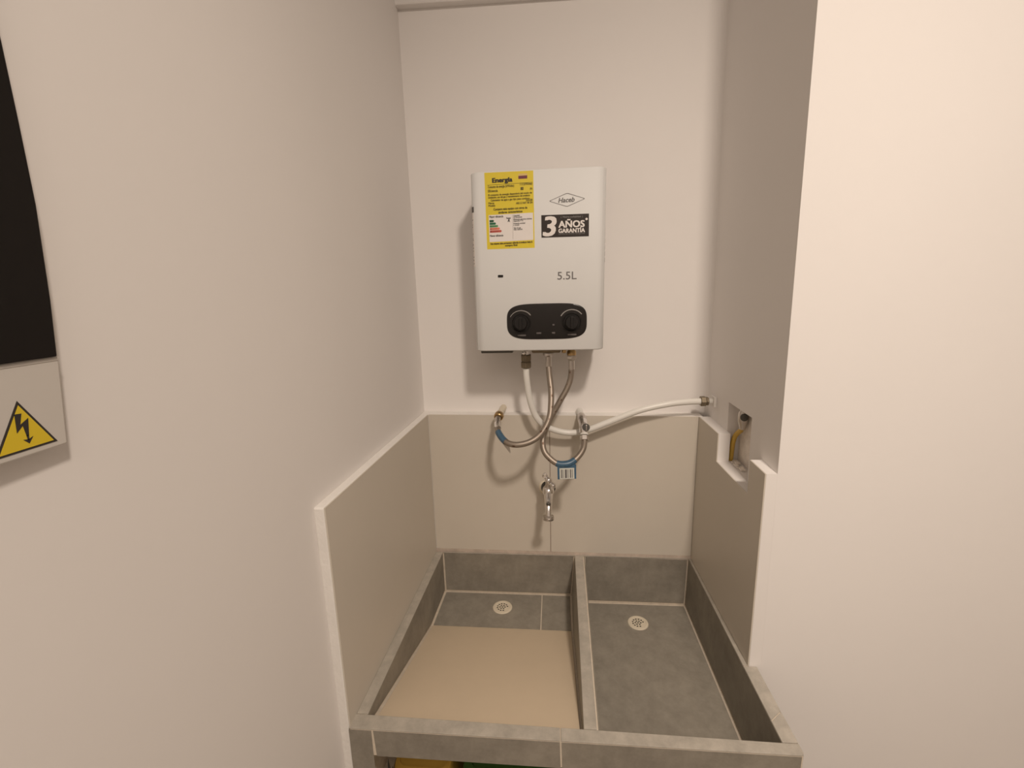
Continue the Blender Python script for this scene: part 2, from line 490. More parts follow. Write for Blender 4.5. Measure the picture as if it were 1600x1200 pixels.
# left basin
plate('basin_tile', [(xl(YBK) + g, YBK, -g), (xd0(YBK) - g, YBK, -g), (xd0(YBK) - 0.012, YBK, ZL + g), (xl(YBK) + 0.004, YBK, ZL + g)], (0, e, 0))
plate('basin_tile', [(xl(-0.012), -0.0125, -0.001), (xl(-0.522), -0.5225, -0.001), (xl(-0.522), -0.5225, -0.021), (xl(-0.15), -0.150, ZL + g), (xl(-0.012), -0.0125, ZL + g)], (-e, 0, 0))
plate('basin_tile', [(xd0(-0.012), -0.0125, -0.001), (xd0(-0.525), -0.526, -0.001), (xd0(-0.525) - .001, -0.526, -0.021), (xd0(-0.15) - 0.008, -0.150, ZL + g), (xd0(-0.012) - 0.008, -0.0125, ZL + g)], (e, 0, 0))
plate('floor_tile', [(xl(-0.012) + 0.0045, -0.0150, ZL), (0.2970, -0.0150, ZL), (0.2970, -0.1485, ZL), (xl(-0.15) + 0.0045, -0.1480, ZL)], (0, 0, -e), 'cement_lite')
plate('floor_tile', [(0.3000, -0.0150, ZL), (0.3755, -0.0150, ZL), (0.3745, -0.1495, ZL), (0.3000, -0.1490, ZL)], (0, 0, -e), 'cement_lite')
lab(plate('washing_slope', [(xl(-0.15) + 0.0045, -0.1510, ZL + 0.001), (0.3750, -0.1520, ZL + 0.001), (0.3775, -0.5262, -0.0200), (xl(-0.522) + 0.0075, -0.5225, -0.0200)], (0, 0, -e), 'board'),
    'smooth beige sloping slab')
# right basin
plate('basin_tile', [(xd1(YBK) + g, YBK, -g), (xr0(YBK) - g, YBK, -g), (xr0(YBK) - 0.006, YBK, ZR + 0.004), (xd1(YBK) + 0.004, YBK, ZR + 0.004)], (0, e, 0))
plate('basin_tile', [(xd1(-0.012), -0.0125, -0.001), (xd1(-0.53), -0.5275, -0.001), (xd1(-0.53), -0.5275, ZR + g), (xd1(-0.012), -0.0125, ZR + g)], (-e, 0, 0))
plate('basin_tile', [(xr0(-0.012), -0.0125, -0.0015), (xr0(-0.53), -0.5305, -0.0015), (xr0(-0.53) - 0.003, -0.5305, ZR + g), (xr0(-0.012) - 0.003, -0.0125, ZR + g)], (e, 0, 0))
plate('basin_tile', [(0.409, -0.5275, -0.0015), (0.697, -0.5305, -0.0015), (0.697, -0.5305, ZR + g), (0.409, -0.5275, ZR + g)], (0, -e, 0))
plate('floor_tile', [(xd1(0) + 0.0035, -0.0160, ZR), (xr0(0) - 0.0075, -0.0160, ZR), (xr0(-0.53) - 0.0080, -0.529, ZR), (xd1(-0.53) + 0.0035, -0.526, ZR)], (0, 0, -e), 'cement_lite')
# rims
plate('rim_tile', [(xt(-0.006) + 0.0015, -0.0075, 0), (xl(-0.009) - 0.0005, -0.0095, 0), (xl(-0.5215) - 0.0005, -0.5215, 0), (xt(-0.5215) + 0.0015, -0.5215, 0)], (0, 0, -e), 'cement_rim')
plate('rim_tile', [(xd0(-0.009) + 0.0005, -0.0095, 0), (xd1(-0.009) - 0.0045, -0.0095, 0), (xd1(-0.526) - 0.0045, -0.5262, 0), (xd0(-0.526) + 0.0005, -0.5262, 0)], (0, 0, -e), 'cement_rim')
plate('rim_tile', [(xl(-0.008), -0.0075, 0), (0.6900, -0.0085, 0), (0.6900, -0.0100, 0), (xl(-0.008), -0.0098, 0)], (0, 0, -e), 'cement_rim', 0)
plate('rim_tile', [(xr0(-0.01) + 0.0005, -0.0110, 0), (xr(-0.01) - 0.0015, -0.0110, 0), (xr(-0.372) - 0.0015, -0.372, 0), (xr0(-0.372) + 0.0005, -0.372, 0)], (0, 0, -e), 'cement_rim')
plate('rim_tile', [(xr0(-0.374) + 0.0005, -0.3745, 0), (0.7215, -0.3745, 0), (0.7225, -0.4700, 0), (xr0(-0.49) + 0.0005, -0.4900, 0)], (0, 0, -e), 'cement_rim')
plate('rim_tile', [(xr0(-0.493) + 0.0005, -0.4925, 0), (0.7225, -0.4725, 0), (0.7235, -0.5290, 0), (xr0(-0.529) + 0.0005, -0.5295, 0)], (0, 0, -e), 'cement_rim')
plate('rim_tile', [(-0.0160, -0.5230, 0), (0.3425, -0.5265, 0), (0.3425, YF, 0), (-0.0160, YF, 0)], (0, 0, -e), 'cement_rim')
cr_ = [(0.7235 - 0.006 + 0.006 * math.cos(a), YF + 0.006 - 0.006 * math.sin(a), 0) for a in [i * PI / 2 / 5 for i in range(6)]]
plate('rim_tile', [(0.3440, -0.5266, 0), (0.7235, -0.5306, 0)] + cr_ + [(0.3440, YF, 0)], (0, 0, -e), 'cement_rim')
# apron
plate('apron_tile', [(-0.0165, YF, -0.0032), (0.0232, YF, -0.0032), (0.0252, YF, FL), (-0.0165, YF, FL)], (0, e, 0))
plate('apron_tile', [(0.0262, YF, -0.0032), (0.3422, YF, -0.0032), (0.3432, YF, -0.0560), (0.0285, YF, -0.0560)], (0, e, 0))
plate('apron_tile', [(0.3447, YF, -0.0032), (0.7195, YF, -0.0032), (0.7195, YF, -0.0600), (0.3457, YF, -0.0600)], (0, e, 0))
plate('apron_tile', [(0.7232, YF + 0.003, -0.0032), (0.7232, -0.375, -0.0032), (0.7232, -0.375, FL), (0.7232, YF + 0.003, FL)], (-e, 0, 0))
plate('apron_tile', [(0.6870, YF, -0.062), (0.7195, YF, -0.062), (0.7195, YF, FL), (0.6870, YF, FL)], (0, e, 0))

# drains: cream strainers with open holes over a flat dark disc, the drain's shade painted on
def drain(cx, cy, z):
    R, r = 0.0265, 0.0195
    ring = lathe((cx, cy, z), (0, 0, 1), [(0.0, R), (0.0018, R - 0.001), (0.0026, R - 0.003), (0.0022, r + 0.001), (0.0008, r), (0.0002, r)], 36)
    f = [q for q in ring.faces if len(q.verts) == 36]
    bmesh.ops.delete(ring, geom=f, context='FACES')
    d = obj('drain', ring, 'cream', sink, smooth=True)
    loops = [[(r * 1.02 * math.cos(2 * PI * k / 36), r * 1.02 * math.sin(2 * PI * k / 36)) for k in range(36)]]
    hs = [(0, 0)] + [(0.0068 * math.cos(a), 0.0068 * math.sin(a)) for a in [i * PI / 3 for i in range(6)]] + \
         [(0.0136 * math.cos(a), 0.0136 * math.sin(a)) for a in [i * PI / 6 + .26 for i in range(10)]]
    for hx, hy in hs:
        loops.append([(hx + 0.0026 * math.cos(2 * PI * k / 10), hy + 0.0026 * math.sin(2 * PI * k / 10)) for k in range(10)])
    gr = curve_mesh(loops, 0.0012)
    mapped(gr, (cx, cy, z + 0.0003), (1, 0, 0), (0, 1, 0), (0, 0, 1))
    obj('strainer', gr, 'cream', d)
    obj('shade_disc', lathe((cx, cy, z + 0.0000), (0, 0, 1), [(0, r), (0.00025, r)], 30), 'hole_shade', d)
drain(0.1928, -0.0720, ZL)
drain(0.5500, -0.0890, ZR)

# ------------------------------------------------------------------ storage under the sink
def container(name, label, x0, x1, y0, y1, top, m, cat='container'):
    t = thing(name, label, cat, ((x0 + x1) / 2, (y0 + y1) / 2, -0.43))
    w_, d_ = x1 - x0, y1 - y0
    cx, cy = (x0 + x1) / 2, (y0 + y1) / 2
    b = bmesh.new(); prev = None
    for z, s in ((-0.43, 0.90), (-0.425, 0.92), (top - 0.02, 0.985)):
        ring = [b.verts.new((cx + px * s, cy + py * s, z)) for px, py in rrect(w_, d_, 0.018, 5)]
        if prev:
            for k in range(len(ring)): b.faces.new((prev[k], prev[(k + 1) % len(ring)], ring[(k + 1) % len(ring)], ring[k]))
        else: b.faces.new(ring[::-1])
        prev = ring
    b.faces.new(prev)
    obj('tub', b, m, t, smooth=True)
    b = bmesh.new(); prev = None
    for z, s in ((top - 0.02, 1.0), (top - 0.004, 1.0), (top, 0.975), (top, 0.86), (top - 0.004, 0.84)):
        ring = [b.verts.new((cx + px * s, cy + py * s, z)) for px, py in rrect(w_, d_, 0.018, 5)]
        if prev:
            for k in range(len(ring)): b.faces.new((prev[k], prev[(k + 1) % len(ring)], ring[(k + 1) % len(ring)], ring[k]))
        else: b.faces.new(ring[::-1])
        prev = ring
    b.faces.new(prev)
    obj('lid', b, m, t, smooth=True)
container('storage_container', 'yellow plastic container under the left basin', 0.030, 0.138, -0.500, -0.33, -0.150, 'bin_y')
container('storage_container', 'dark green plastic container under the left basin', 0.163, 0.350, -0.505, -0.30, -0.140, 'bin_g')
bg = bmesh.new()
bmesh.ops.create_icosphere(bg, subdivisions=4, radius=1)
for v in bg.verts:
    n_ = noise.noise(v.co * 2.2) * 0.25 + noise.noise(v.co * 6) * 0.12
    c = v.co * (1 + n_)
    v.co = V(0.035 + c.x * 0.0085, -0.5165 + c.y * 0.011, -0.272 + max(c.z, -0.95) * 0.150)
b_ = obj('plastic_bag', bg, 'bag', smooth=False)
b_['label'] = 'crumpled black plastic bag squeezed left of the yellow container under the sink'; b_['category'] = 'bag'

# ------------------------------------------------------------------ the gas water heater
HX0, HX1, HZ0, HZ1, HY = 0.1590, 0.4475, 0.5850, 0.9670, -0.1300
heater = thing('gas_water_heater', 'white wall-mounted gas water heater above the laundry sink', 'water heater', (0.303, -0.05, HZ0))
def outline(x0, x1, yf, yback, r, n=8, bulge=0.003):
    pts = [(x0, yback)]
    for k in range(n + 1):
        a = PI + (PI / 2) * k / n
        pts.append((x0 + r + r * math.cos(a), yf + bulge + r + r * math.sin(a)))
    m_ = 10
    for k in range(1, m_):
        s = k / m_
        pts.append((x0 + r + (x1 - x0 - 2 * r) * s, yf + bulge - bulge * 4 * s * (1 - s) * 0.999))
    for k in range(n + 1):
        a = 1.5 * PI + (PI / 2) * k / n
        pts.append((x1 - r + r * math.cos(a), yf + bulge + r + r * math.sin(a)))
    pts.append((x1, yback))
    return pts
R_ = 0.020
BU = 0.0
cov = bmesh.new(); prev = None
for z, ins in ((HZ0, 0.0025), (HZ0 + 0.0007, 0.001), (HZ0 + 0.0025, 0), (HZ1 - 0.0025, 0), (HZ1 - 0.0007, 0.001), (HZ1, 0.0025)):
    dx = 0.002 * (z - HZ0) / (HZ1 - HZ0)
    pts = outline(HX0 + ins + dx, HX1 - ins + dx, HY + ins, -0.036, R_, bulge=BU)
    ring = [cov.verts.new((x, y, z)) for x, y in pts]
    if prev:
        for k in range(len(ring)): cov.faces.new((prev[k], prev[(k + 1) % len(ring)], ring[(k + 1) % len(ring)], ring[k]))
    else: cov.faces.new(ring[::-1])
    prev = ring
cov.faces.new(prev)
cover = obj('front_cover', cov, 'white', heater, smooth=True)
obj('rear_casing', box((HX0 + 0.003, -0.036, HZ0 + 0.004), (HX1 - 0.003, 0.0255, HZ1 - 0.006)), 'back', heater, bevel=0.002)
YS = HY + 0.0001        # front sheet (bulges forward by ~0)
def fy_at(x):
    s = (x - HX0 - R_) / (HX1 - HX0 - 2 * R_)
    return HY + BU - BU * 4 * max(0, min(1, s)) * (1 - max(0, min(1, s)))

# burner window
sw = bmesh.new()
cm = curve_mesh([rrect(0.0115, 0.0052, 0.0012, 3)], 0.0012)
mapped(cm, (0.2210, fy_at(0.221) + 0.0002, 0.7508), (1, 0, 0), (0, 0, 1), (0, -1, 0))
obj('flame_window', cm, 'black', cover)
# control panel, a softly bulging rounded rectangle
PCX, PCZ, PW, PH = 0.3209, 0.6500, 0.1770, 0.0790
def panel_outline(w_, h_, n=44, p=4.3):
    o_ = []
    for k in range(n * 2):
        a = 2 * PI * k / (n * 2)
        c, s = math.cos(a), math.sin(a)
        o_.append((w_ / 2 * math.copysign(abs(c) ** (2 / p), c), h_ / 2 * math.copysign(abs(s) ** (2 / (p - 0.9)), s)))
    return o_
pb = bmesh.new(); prev = None
for dy, s in ((0.0012, 1.0), (-0.0010, 1.0), (-0.0018, 0.985), (-0.0020, 0.96)):
    ring = [pb.verts.new((PCX + px * s, HY + dy, PCZ + pz * s)) for px, pz in panel_outline(PW, PH)]
    if prev:
        for k in range(len(ring)): pb.faces.new((prev[k], prev[(k + 1) % len(ring)], ring[(k + 1) % len(ring)], ring[k]))
    else: pb.faces.new(ring[::-1])
    prev = ring
pb.faces.new(prev)
ctl = obj('control_panel', pb, 'black', heater, smooth=True)
YP = HY - 0.0020
for kx in (0.2640, 0.3765):
    kb = lathe((kx, YP + 0.0003, PCZ - 0.0025), (0, -1, 0), [(0, 0.0215), (0.004, 0.0212), (0.005, 0.0205), (0.005, 0.0195), (0.0035, 0.018), (0.0035, 0.0150), (0.014, 0.0140), (0.0155, 0.0125)], 32)
    kn = obj('knob', kb, 'knob', ctl, smooth=True)
    obj('grip', prism([(kx - 0.003, YP - 0.0145, PCZ - 0.0160), (kx + 0.003, YP - 0.0145, PCZ - 0.0160), (kx + 0.003, YP - 0.0145, PCZ + 0.011), (kx - 0.003, YP - 0.0145, PCZ + 0.011)], (0, -0.005, 0)), 'knob', ctl, bevel=0.001)
    arc = bmesh.new()
    a0, a1, ra = (38, 150, 0.0275)
    N = 24
    vs = []
    for k in range(N + 1):
        a = math.radians(a0 + (a1 - a0) * k / N)
        wd = 0.0011 * (0.55 + 0.45 * (1 - k / N)) if kx < 0.3 else 0.0011
        for rr in (ra - wd, ra + wd):
            vs.append(((kx + rr * math.cos(a), (YP - 0.0003), PCZ - 0.0025 + rr * math.sin(a))))
    bv = [arc.verts.new(p) for p in vs]; bw = [arc.verts.new((p[0], p[1] + 0.0005, p[2])) for p in vs]
    for k in range(N):
        i = 2 * k
        arc.faces.new((bv[i], bv[i + 1], bv[i + 3], bv[i + 2])); arc.faces.new((bw[i], bw[i + 2], bw[i + 3], bw[i + 1]))
        arc.faces.new((bv[i], bv[i + 2], bw[i + 2], bw[i])); arc.faces.new((bv[i + 1], bw[i + 1], bw[i + 3], bv[i + 3]))
    obj('dial_arc', arc, 'silvermark', ctl)
    cm = curve_mesh([rrect(0.019, 0.0032, 0.001, 3)], 0.0004)
    mapped(cm, (kx + 0.001, YP, PCZ - 0.0300), (1, 0, 0), (0, 0, 1), (0, -1, 0))
    obj('dial_marking', cm, 'dimmark', ctl)
for mx, mz, mw, mh in ((0.3035, PCZ - 0.0255, 0.011, 0.0034), (0.3360, PCZ - 0.0255, 0.007, 0.0036), (0.3362, PCZ - 0.0075, 0.0045, 0.0036)):
    cm = curve_mesh([rrect(mw, mh, 0.001, 3)], 0.0004)
    mapped(cm, (mx, YP, mz), (1, 0, 0), (0, 0, 1), (0, -1, 0))
    obj('indicator', cm, 'dimmark', ctl)

# lettering and labels on the cover; the sheet tilts a hair as in the photograph
text('capacity_lettering', '5.5L', 0.0235, (0.3455, fy_at(0.36), 0.7402), 'greymark', cover, width=0.0415, bold=0.0001)
# emblem: thin rounded diamond with the name inside
def diamond(w_, h_, n=5, r=0.10):
    c = [(w_ / 2, 0), (0, h_ / 2), (-w_ / 2, 0), (0, -h_ / 2)]
    o_ = []
    for i in range(4):
        p, a, b = Vector(c[i]), Vector(c[i - 1]), Vector(c[(i + 1) % 4])
        s, t = p + (a - p) * r, p + (b - p) * r
        for k in range(n + 1):
            u = k / n
            o_.append(tuple((1 - u) ** 2 * s + 2 * u * (1 - u) * p + u * u * t))
    return o_
TX, TZ = V(1, 0, -0.010).normalized(), V(0.010, 0, 1).normalized()
UPX = V(1, 0, 0.03).normalized()
cm = curve_mesh([diamond(0.0775, 0.0280), diamond(0.0725, 0.0255)], 0.0004)
mapped(cm, (0.3666, fy_at(0.3666) + 0.0001, 0.9035), UPX, (0, 0, 1), (0, -1, 0))
emb = obj('emblem', cm, 'greymark', cover)
text('emblem_lettering', 'Haceb', 0.0135, (0.3480, fy_at(0.366), 0.8985), 'greymark', cover, xd=UPX, width=0.0345, shear=0.25, bold=0.00035)

# black guarantee sticker
SX = V(1, 0, -0.004).normalized(); SN = V(0, -1, 0)
so = V(0.3120, fy_at(0.34) - 0.0001, 0.8290)
st = bmesh.new()
prism([so, so + SX * 0.1005, so + SX * 0.1005 + V(0, 0, 0.0458), so + V(0, 0, 0.0458)], (0, -0.0003, 0), st)
gs = lab(obj('guarantee_sticker', st, 'stickerblack', cover), 'black sticker with white lettering')
def on(u_, v_): return so + SX * u_ + V(0, -0.0003, v_)
text('numeral', '3', 0.0560, on(0.0025, 0.0035), 'paper', gs, xd=SX, width=0.0300, bold=0.0014, shear=0.12, depth=0.0002)
text('lettering', 'AÑOS', 0.0190, on(0.0362, 0.0195), 'paper', gs, xd=SX, width=0.0555, bold=0.0007, depth=0.0002)
text('lettering', 'GARANTÍA', 0.0118, on(0.0362, 0.0088), 'paper', gs, xd=SX, width=0.0562, bold=0.0005, depth=0.0002)
text('small_print', '(  Máxima confiabilidad  )', 0.0050, on(0.0415, 0.0390), 'silvermark', gs, xd=SX, width=0.0460, depth=0.0002)
text('small_print', 'Aplican condiciones y restricciones\nConsulte los términos de la garantía', 0.0032, on(0.0362, 0.0052), 'silvermark', gs, xd=SX, width=0.0560, depth=0.0002)
obj('dot', lathe(on(0.0955, 0.0350), SN, [(0, 0.0025), (0.0003, 0.0025)], 16), 'paper', gs)

# yellow energy label (slightly crooked)
EX, EZ = V(0.1038, 0, 0.0000).normalized(), V(-0.004, 0, 1).normalized()
eo = V(0.1935, HY - 0.0002, 0.8085)
EW, EH = 0.1035, 0.1560
lb = bmesh.new()
N = 10
top = []
for k in range(N + 1):
    p = eo + EX * (EW * k / N); yy = fy_at(p.x) - 0.0001; top.append((p.x, yy))
a = [lb.verts.new((x, y, eo.z)) for x, y in top]; b = [lb.verts.new((x - 0.0006, y, eo.z + EH)) for x, y in top]
a2 = [lb.verts.new((x, y + 0.0003, eo.z)) for x, y in top]; b2 = [lb.verts.new((x - 0.0006, y + 0.0003, eo.z + EH)) for x, y in top]
for k in range(N):
    lb.faces.new((a[k], a[k + 1], b[k + 1], b[k])); lb.faces.new((a2[k], b2[k], b2[k + 1], a2[k + 1]))
    lb.faces.new((a[k], a2[k], a2[k + 1], a[k + 1])); lb.faces.new((b[k], b[k + 1], b2[k + 1], b2[k]))
lb.faces.new((a[0], b[0], b2[0], a2[0])); lb.faces.new((a[-1], a2[-1], b2[-1], b[-1]))
el = lab(obj('energy_label', lb, 'yellow', cover), 'yellow energy rating label')
LU = V(0.1038, 0, 0.0018).normalized()           # print runs slightly uphill
def eon(u_, v_): return V(eo.x + u_ * EW, fy_at(eo.x + u_ * EW) - 0.00015, eo.z + v_ * EH + 0.0018 * u_)
def patch(name, u0, v0, u1, v1, m, dy=0.0002):
    p = [eon(u0, v0), eon(u1, v0), eon(u1, v1), eon(u0, v1)]
    return obj(name, prism(p, (0, -dy, 0)), m, el)
def lt(s, u_, v_, size, w_, m='brownink', bold=0.0001, lift=0.0002, name='lettering'):
    p = eon(u_, v_) + V(0, -lift, 0)
    return text(name, s, size, p, m, el, xd=LU, width=w_ * EW, bold=bold, depth=0.0002)
lt('Energía', 0.150, 0.868, 0.0125, 0.42, 'ink', bold=0.0006)
patch('flag_stripe', 0.69, 0.932, 0.87, 0.958, 'inkpink')
patch('flag_stripe', 0.69, 0.893, 0.87, 0.932, 'inkred')
patch('rule_line', 0.05, 0.838, 0.97, 0.842, 'brownink')
lt('Consumo de energía (kWh/año)', 0.06, 0.800, 0.0068, 0.54)
lt('11.0 (kWh/mes)', 0.72, 0.812, 0.0068, 0.25)
lt('Eficiencia', 0.06, 0.748, 0.0072, 0.20)
lt('80', 0.73, 0.752, 0.0080, 0.06, bold=0.0004)
lt('(%)', 0.92, 0.752, 0.0050, 0.05)
lt('El consumo de energía dependerá del modo de', 0.06, 0.700, 0.0052, 0.90)
lt('instalación, uso del gas y mantenimiento del artefacto', 0.06, 0.668, 0.0052, 0.86)
lt('Calentador de agua a gas tipo paso continuo', 0.11, 0.630, 0.0056, 0.80)
lt('HACEB', 0.84, 0.606, 0.0056, 0.13)
lt('Marca', 0.06, 0.594, 0.0056, 0.12)
lt('Modelo', 0.06, 0.562, 0.0056, 0.14)
lt('ARS 5.5 NAT SB GN', 0.63, 0.574, 0.0056, 0.34)
lt('Compare este equipo con otros de', 0.16, 0.510, 0.0062, 0.70, bold=0.0002)
lt('similares características', 0.26, 0.466, 0.0062, 0.50, bold=0.0002)
wp = patch('white_panel', 0.055, 0.095, 0.975, 0.452, 'paper', 0.0001)
lt('Mayor eficiencia', 0.07, 0.415, 0.0060, 0.29, 'ink')
for i, (m_, wd) in enumerate((('g1', 0.08), ('g2', 0.12), ('g3', 0.165), ('r1', 0.20), ('r2', 0.235))):
    v_ = 0.360 - i * 0.0345
    pp = [eon(0.07, v_ - 0.003), eon(0.07 + wd, v_ - 0.003), eon(0.07 + wd + 0.014, v_ + 0.012), eon(0.07 + wd, v_ + 0.027), eon(0.07, v_ + 0.027)]
    obj('rating_bar', prism([p + V(0, -0.0001, 0) for p in pp], (0, -0.0002, 0)), m_, el)
    lt('BCDEF'[i] * 1 + ' ———', 0.085, v_ + 0.004, 0.0034, wd * 0.7, 'ink', lift=0.0003)
lt('Menor eficiencia', 0.07, 0.165, 0.0060, 0.28, 'ink')
lt('Rango', 0.425, 0.390, 0.0048, 0.09, 'ink')
lt('A', 0.450, 0.350, 0.0085, 0.045, 'ink', bold=0.0004)
patch('rule_line', 0.550, 0.12, 0.553, 0.44, 'greymark', 0.0003)
for s, v_, w_ in (('Capacidad', 0.418, 0.13), ('5.5 litros/min', 0.396, 0.18), ('Eficiencia térmica mínima', 0.368, 0.38), ('requerida 77 %', 0.348, 0.20),
                  ('Potencia nominal', 0.315, 0.24), ('11.0 kW', 0.292, 0.12), ('Tipo de gas', 0.256, 0.15), ('Gas natural', 0.236, 0.18)):
    lt(s, 0.57, v_, 0.0042, w_, 'greymark')
lt('Esta etiqueta debe permanecer adherida al artefacto hasta la', 0.075, 0.060, 0.0054, 0.88, 'brownink', bold=0.0002)
lt('compra final', 0.38, 0.028, 0.0054, 0.26, 'brownink', bold=0.0002)

# data label wrapped on the left rounded edge, small warning square on top
def side_strip(z0, z1, a0, a1, m, name, off=0.0003, parent=cover):
    b = bmesh.new(); prev = None
    for k in range(9):
        a = math.radians(a0 + (a1 - a0) * k / 8)
        rr = R_ + off
        x = HX0 + R_ + rr * math.cos(a) ; y = HY + BU + R_ + rr * math.sin(a)
        x2 = HX0 + R_ + (R_ - .0003) * math.cos(a) ; y2 = HY + BU + R_ + (R_ - .0003) * math.sin(a)
        dx0 = 0.002 * (z0 - HZ0) / (HZ1 - HZ0); dx1 = 0.002 * (z1 - HZ0) / (HZ1 - HZ0)
        cur = [b.verts.new((x + dx0, y, z0)), b.verts.new((x + dx1, y, z1)), b.verts.new((x2 + dx1, y2, z1)), b.verts.new((x2 + dx0, y2, z0))]
        if prev:
            for i in range(4): b.faces.new((prev[i], prev[(i + 1) % 4], cur[(i + 1) % 4], cur[i]))
        else: b.faces.new(cur)
        prev = cur
    b.faces.new(prev)
    return obj(name, b, m, parent)
dl = side_strip(0.773, 0.8870, 182, 222, 'paper', 'data_label')
WLp = dl
side_strip(0.8870, 0.8985, 182, 224, 'dark', 'warning_mark', 0.0005, dl)
for i, z in enumerate((0.871, 0.861, 0.856, 0.842, 0.832, 0.829, 0.819, 0.812, 0.806, 0.793, 0.786, 0.779)):
    side_strip(z, z + (0.0022 if i % 4 == 2 else 0.0011), 186 + (i * 7) % 9, 216 - (i * 5) % 11, 'greymark', 'print_line', 0.0005, dl)
# louvre slot strip on the right rounded edge
for k in range(7):
    z = 0.775 + k * 0.0135
    b = bmesh.new()
    box((HX1 - 0.0008 + .001, HY + 0.022, z), (HX1 + 0.0006 + .001, HY + 0.050, z + 0.009), b)
    obj('vent_slot', b, 'dark', cover)

# underside: chassis plate, bracket, valve body
obj('bottom_bracket', box((0.1680, -0.112, 0.5775), (0.2420, -0.020, 0.5855)), 'dark', heater, bevel=0.002)
vb = bmesh.new()
box((0.285, -0.105, 0.575), (0.352, -0.030, 0.586), vb)
obj('gas_valve_body', vb, 'bronze', heater, bevel=0.004)
obj('bottom_screw', lathe((0.3600, -0.095, 0.586), (0, 0, -1), [(0, 0.005), (0.011, 0.005), (0.012, 0.004)], 16), 'brass', heater, smooth=True)
# three connections
YC = -0.070
c1 = obj('gas_inlet', lathe((0.2700, YC, 0.587), (0, 0, -1), [(0, 0.0100), (0.008, 0.0100), (0.010, 0.0080), (0.020, 0.0080)], 20), 'chrome', heater, smooth=True)
obj('inlet_lug', sphere((0.2665, YC - 0.0085, 0.5725), 0.0055), 'chrome', heater, smooth=True)
obj('hot_outlet', lathe((0.3235, YC, 0.587), (0, 0, -1), [(0, 0.0135), (0.008, 0.0135), (0.012, 0.0110), (0.017, 0.0085)], 24), 'satin', heater, smooth=True)
obj('cold_inlet', lathe((0.3783, YC, 0.587), (0, 0, -1), [(0, 0.0070), (0.010, 0.0080), (0.014, 0.0108), (0.022, 0.0108)], 24), 'brass', heater, smooth=True)

# ------------------------------------------------------------------ gas pipe (white) with its fittings
def nut(p, d, r, h, m, parent, name='nut', rnd=0.0012):
    return obj(name, lathe(p, d, [(0, r * 0.93), (rnd, r), (h - rnd, r), (h, r * 0.93)], hexnut=True), m, parent, bevel=0.0006)
gp = thing('gas_pipe', 'white flexible pipe curving from heater to the right side wall', 'pipe', (0.2700, YC, 0.3600))
obj('pipe', tube([(0.2695, YC, 0.534), (0.2700, -0.070, 0.515), (0.2722, -0.068, 0.490), (0.2775, -0.064, 0.452), (0.2918, -0.058, 0.4085),
                  (0.3187, -0.052, 0.3805), (0.3662, -0.047, 0.3648), (0.4130, -0.047, 0.3698), (0.4678, -0.048, 0.3915),
                  (0.5450, -0.048, 0.4225), (0.6130, -0.045, 0.4375), (0.6600, -0.040, 0.4415), (0.7000, -0.034, 0.4415), (0.7150, -0.032, 0.4405)], 0.0076, 18, 10), 'pvc', gp, smooth=True)
nut((0.2700, YC, 0.5675), (0, 0, -1), 0.0132, 0.0150, 'bronze', gp)
nut((0.2697, YC, 0.5505), (0, 0, -1), 0.0134, 0.0150, 'bronze', gp)
obj('collar', lathe((0.2700, YC, 0.5525), (0, 0, -1), [(0, 0.0105), (0.003, 0.0105)], 20), 'bronze', gp, smooth=True)
nut((0.6915, -0.034, 0.4415), (1, 0.03, 0), 0.0128, 0.0130, 'bronze', gp)
nut((0.7045, -0.034, 0.4415), (1, 0.03, 0), 0.0110, 0.0060, 'bronze', gp)
obj('wall_plate', box((0.7200, -0.048, 0.4290), (0.7262, -0.020, 0.4540)), 'edge', gp, bevel=0.001)
obj('stub', lathe((0.7100, -0.034, 0.4415), (1, 0, 0), [(0, 0.0070), (0.012, 0.0070)], 18), 'pvc', gp, smooth=True)

# ------------------------------------------------------------------ braided hoses
h1 = thing('braided_hose', 'braided steel hose from heater looping left to the brass wall outlet', 'hose', (0.2500, -0.13, 0.3400), 'braided hoses under the heater')
P1 = [(0.3235, -0.070, 0.5380), (0.3262, -0.078, 0.5090), (0.3291, -0.090, 0.4835), (0.3289, -0.104, 0.4556), (0.3258, -0.118, 0.4282), (0.3152, -0.130, 0.4038),
      (0.2974, -0.140, 0.3836), (0.2738, -0.148, 0.3722), (0.2455, -0.150, 0.3681), (0.2222, -0.140, 0.3723), (0.2046, -0.115, 0.3830), (0.1972, -0.088, 0.3905)]
obj('braided_tube', tube(P1, 0.0070, 18, 12), 'braid', h1, smooth=True)
obj('ferrule', lathe((0.3235, YC, 0.571), (0, 0, -1), [(0, 0.0135), (0.005, 0.0135), (0.009, 0.0080), (0.011, 0.0076), (0.031, 0.0074), (0.033, 0.0070)], 24), 'satin', h1, smooth=True)
obj('ferrule', tube([(0.1995, -0.0930, 0.3895), (0.1962, -0.082, 0.3925), (0.1952, -0.072, 0.3965)], 0.0075, 18, 6), 'chrome', h1, smooth=True)
sp = spline(P1, 12)
lab(obj('tape_band', tube(sp[108:124], 0.0078, 18, raw=True), 'bluetape', h1, smooth=True), 'blue tape band')
q = sp[110]
fl = bmesh.new()
prism([q + V(-0.010, 0.004, -0.001), q + V(0.012, -0.006, -0.008), q + V(0.0145, 0.000, -0.0300), q + V(0.0115, 0.002, -0.0315)], (0.0001, -0.0005, 0), fl)
lab(obj('tag', fl, 'film', h1), 'translucent pale tag')

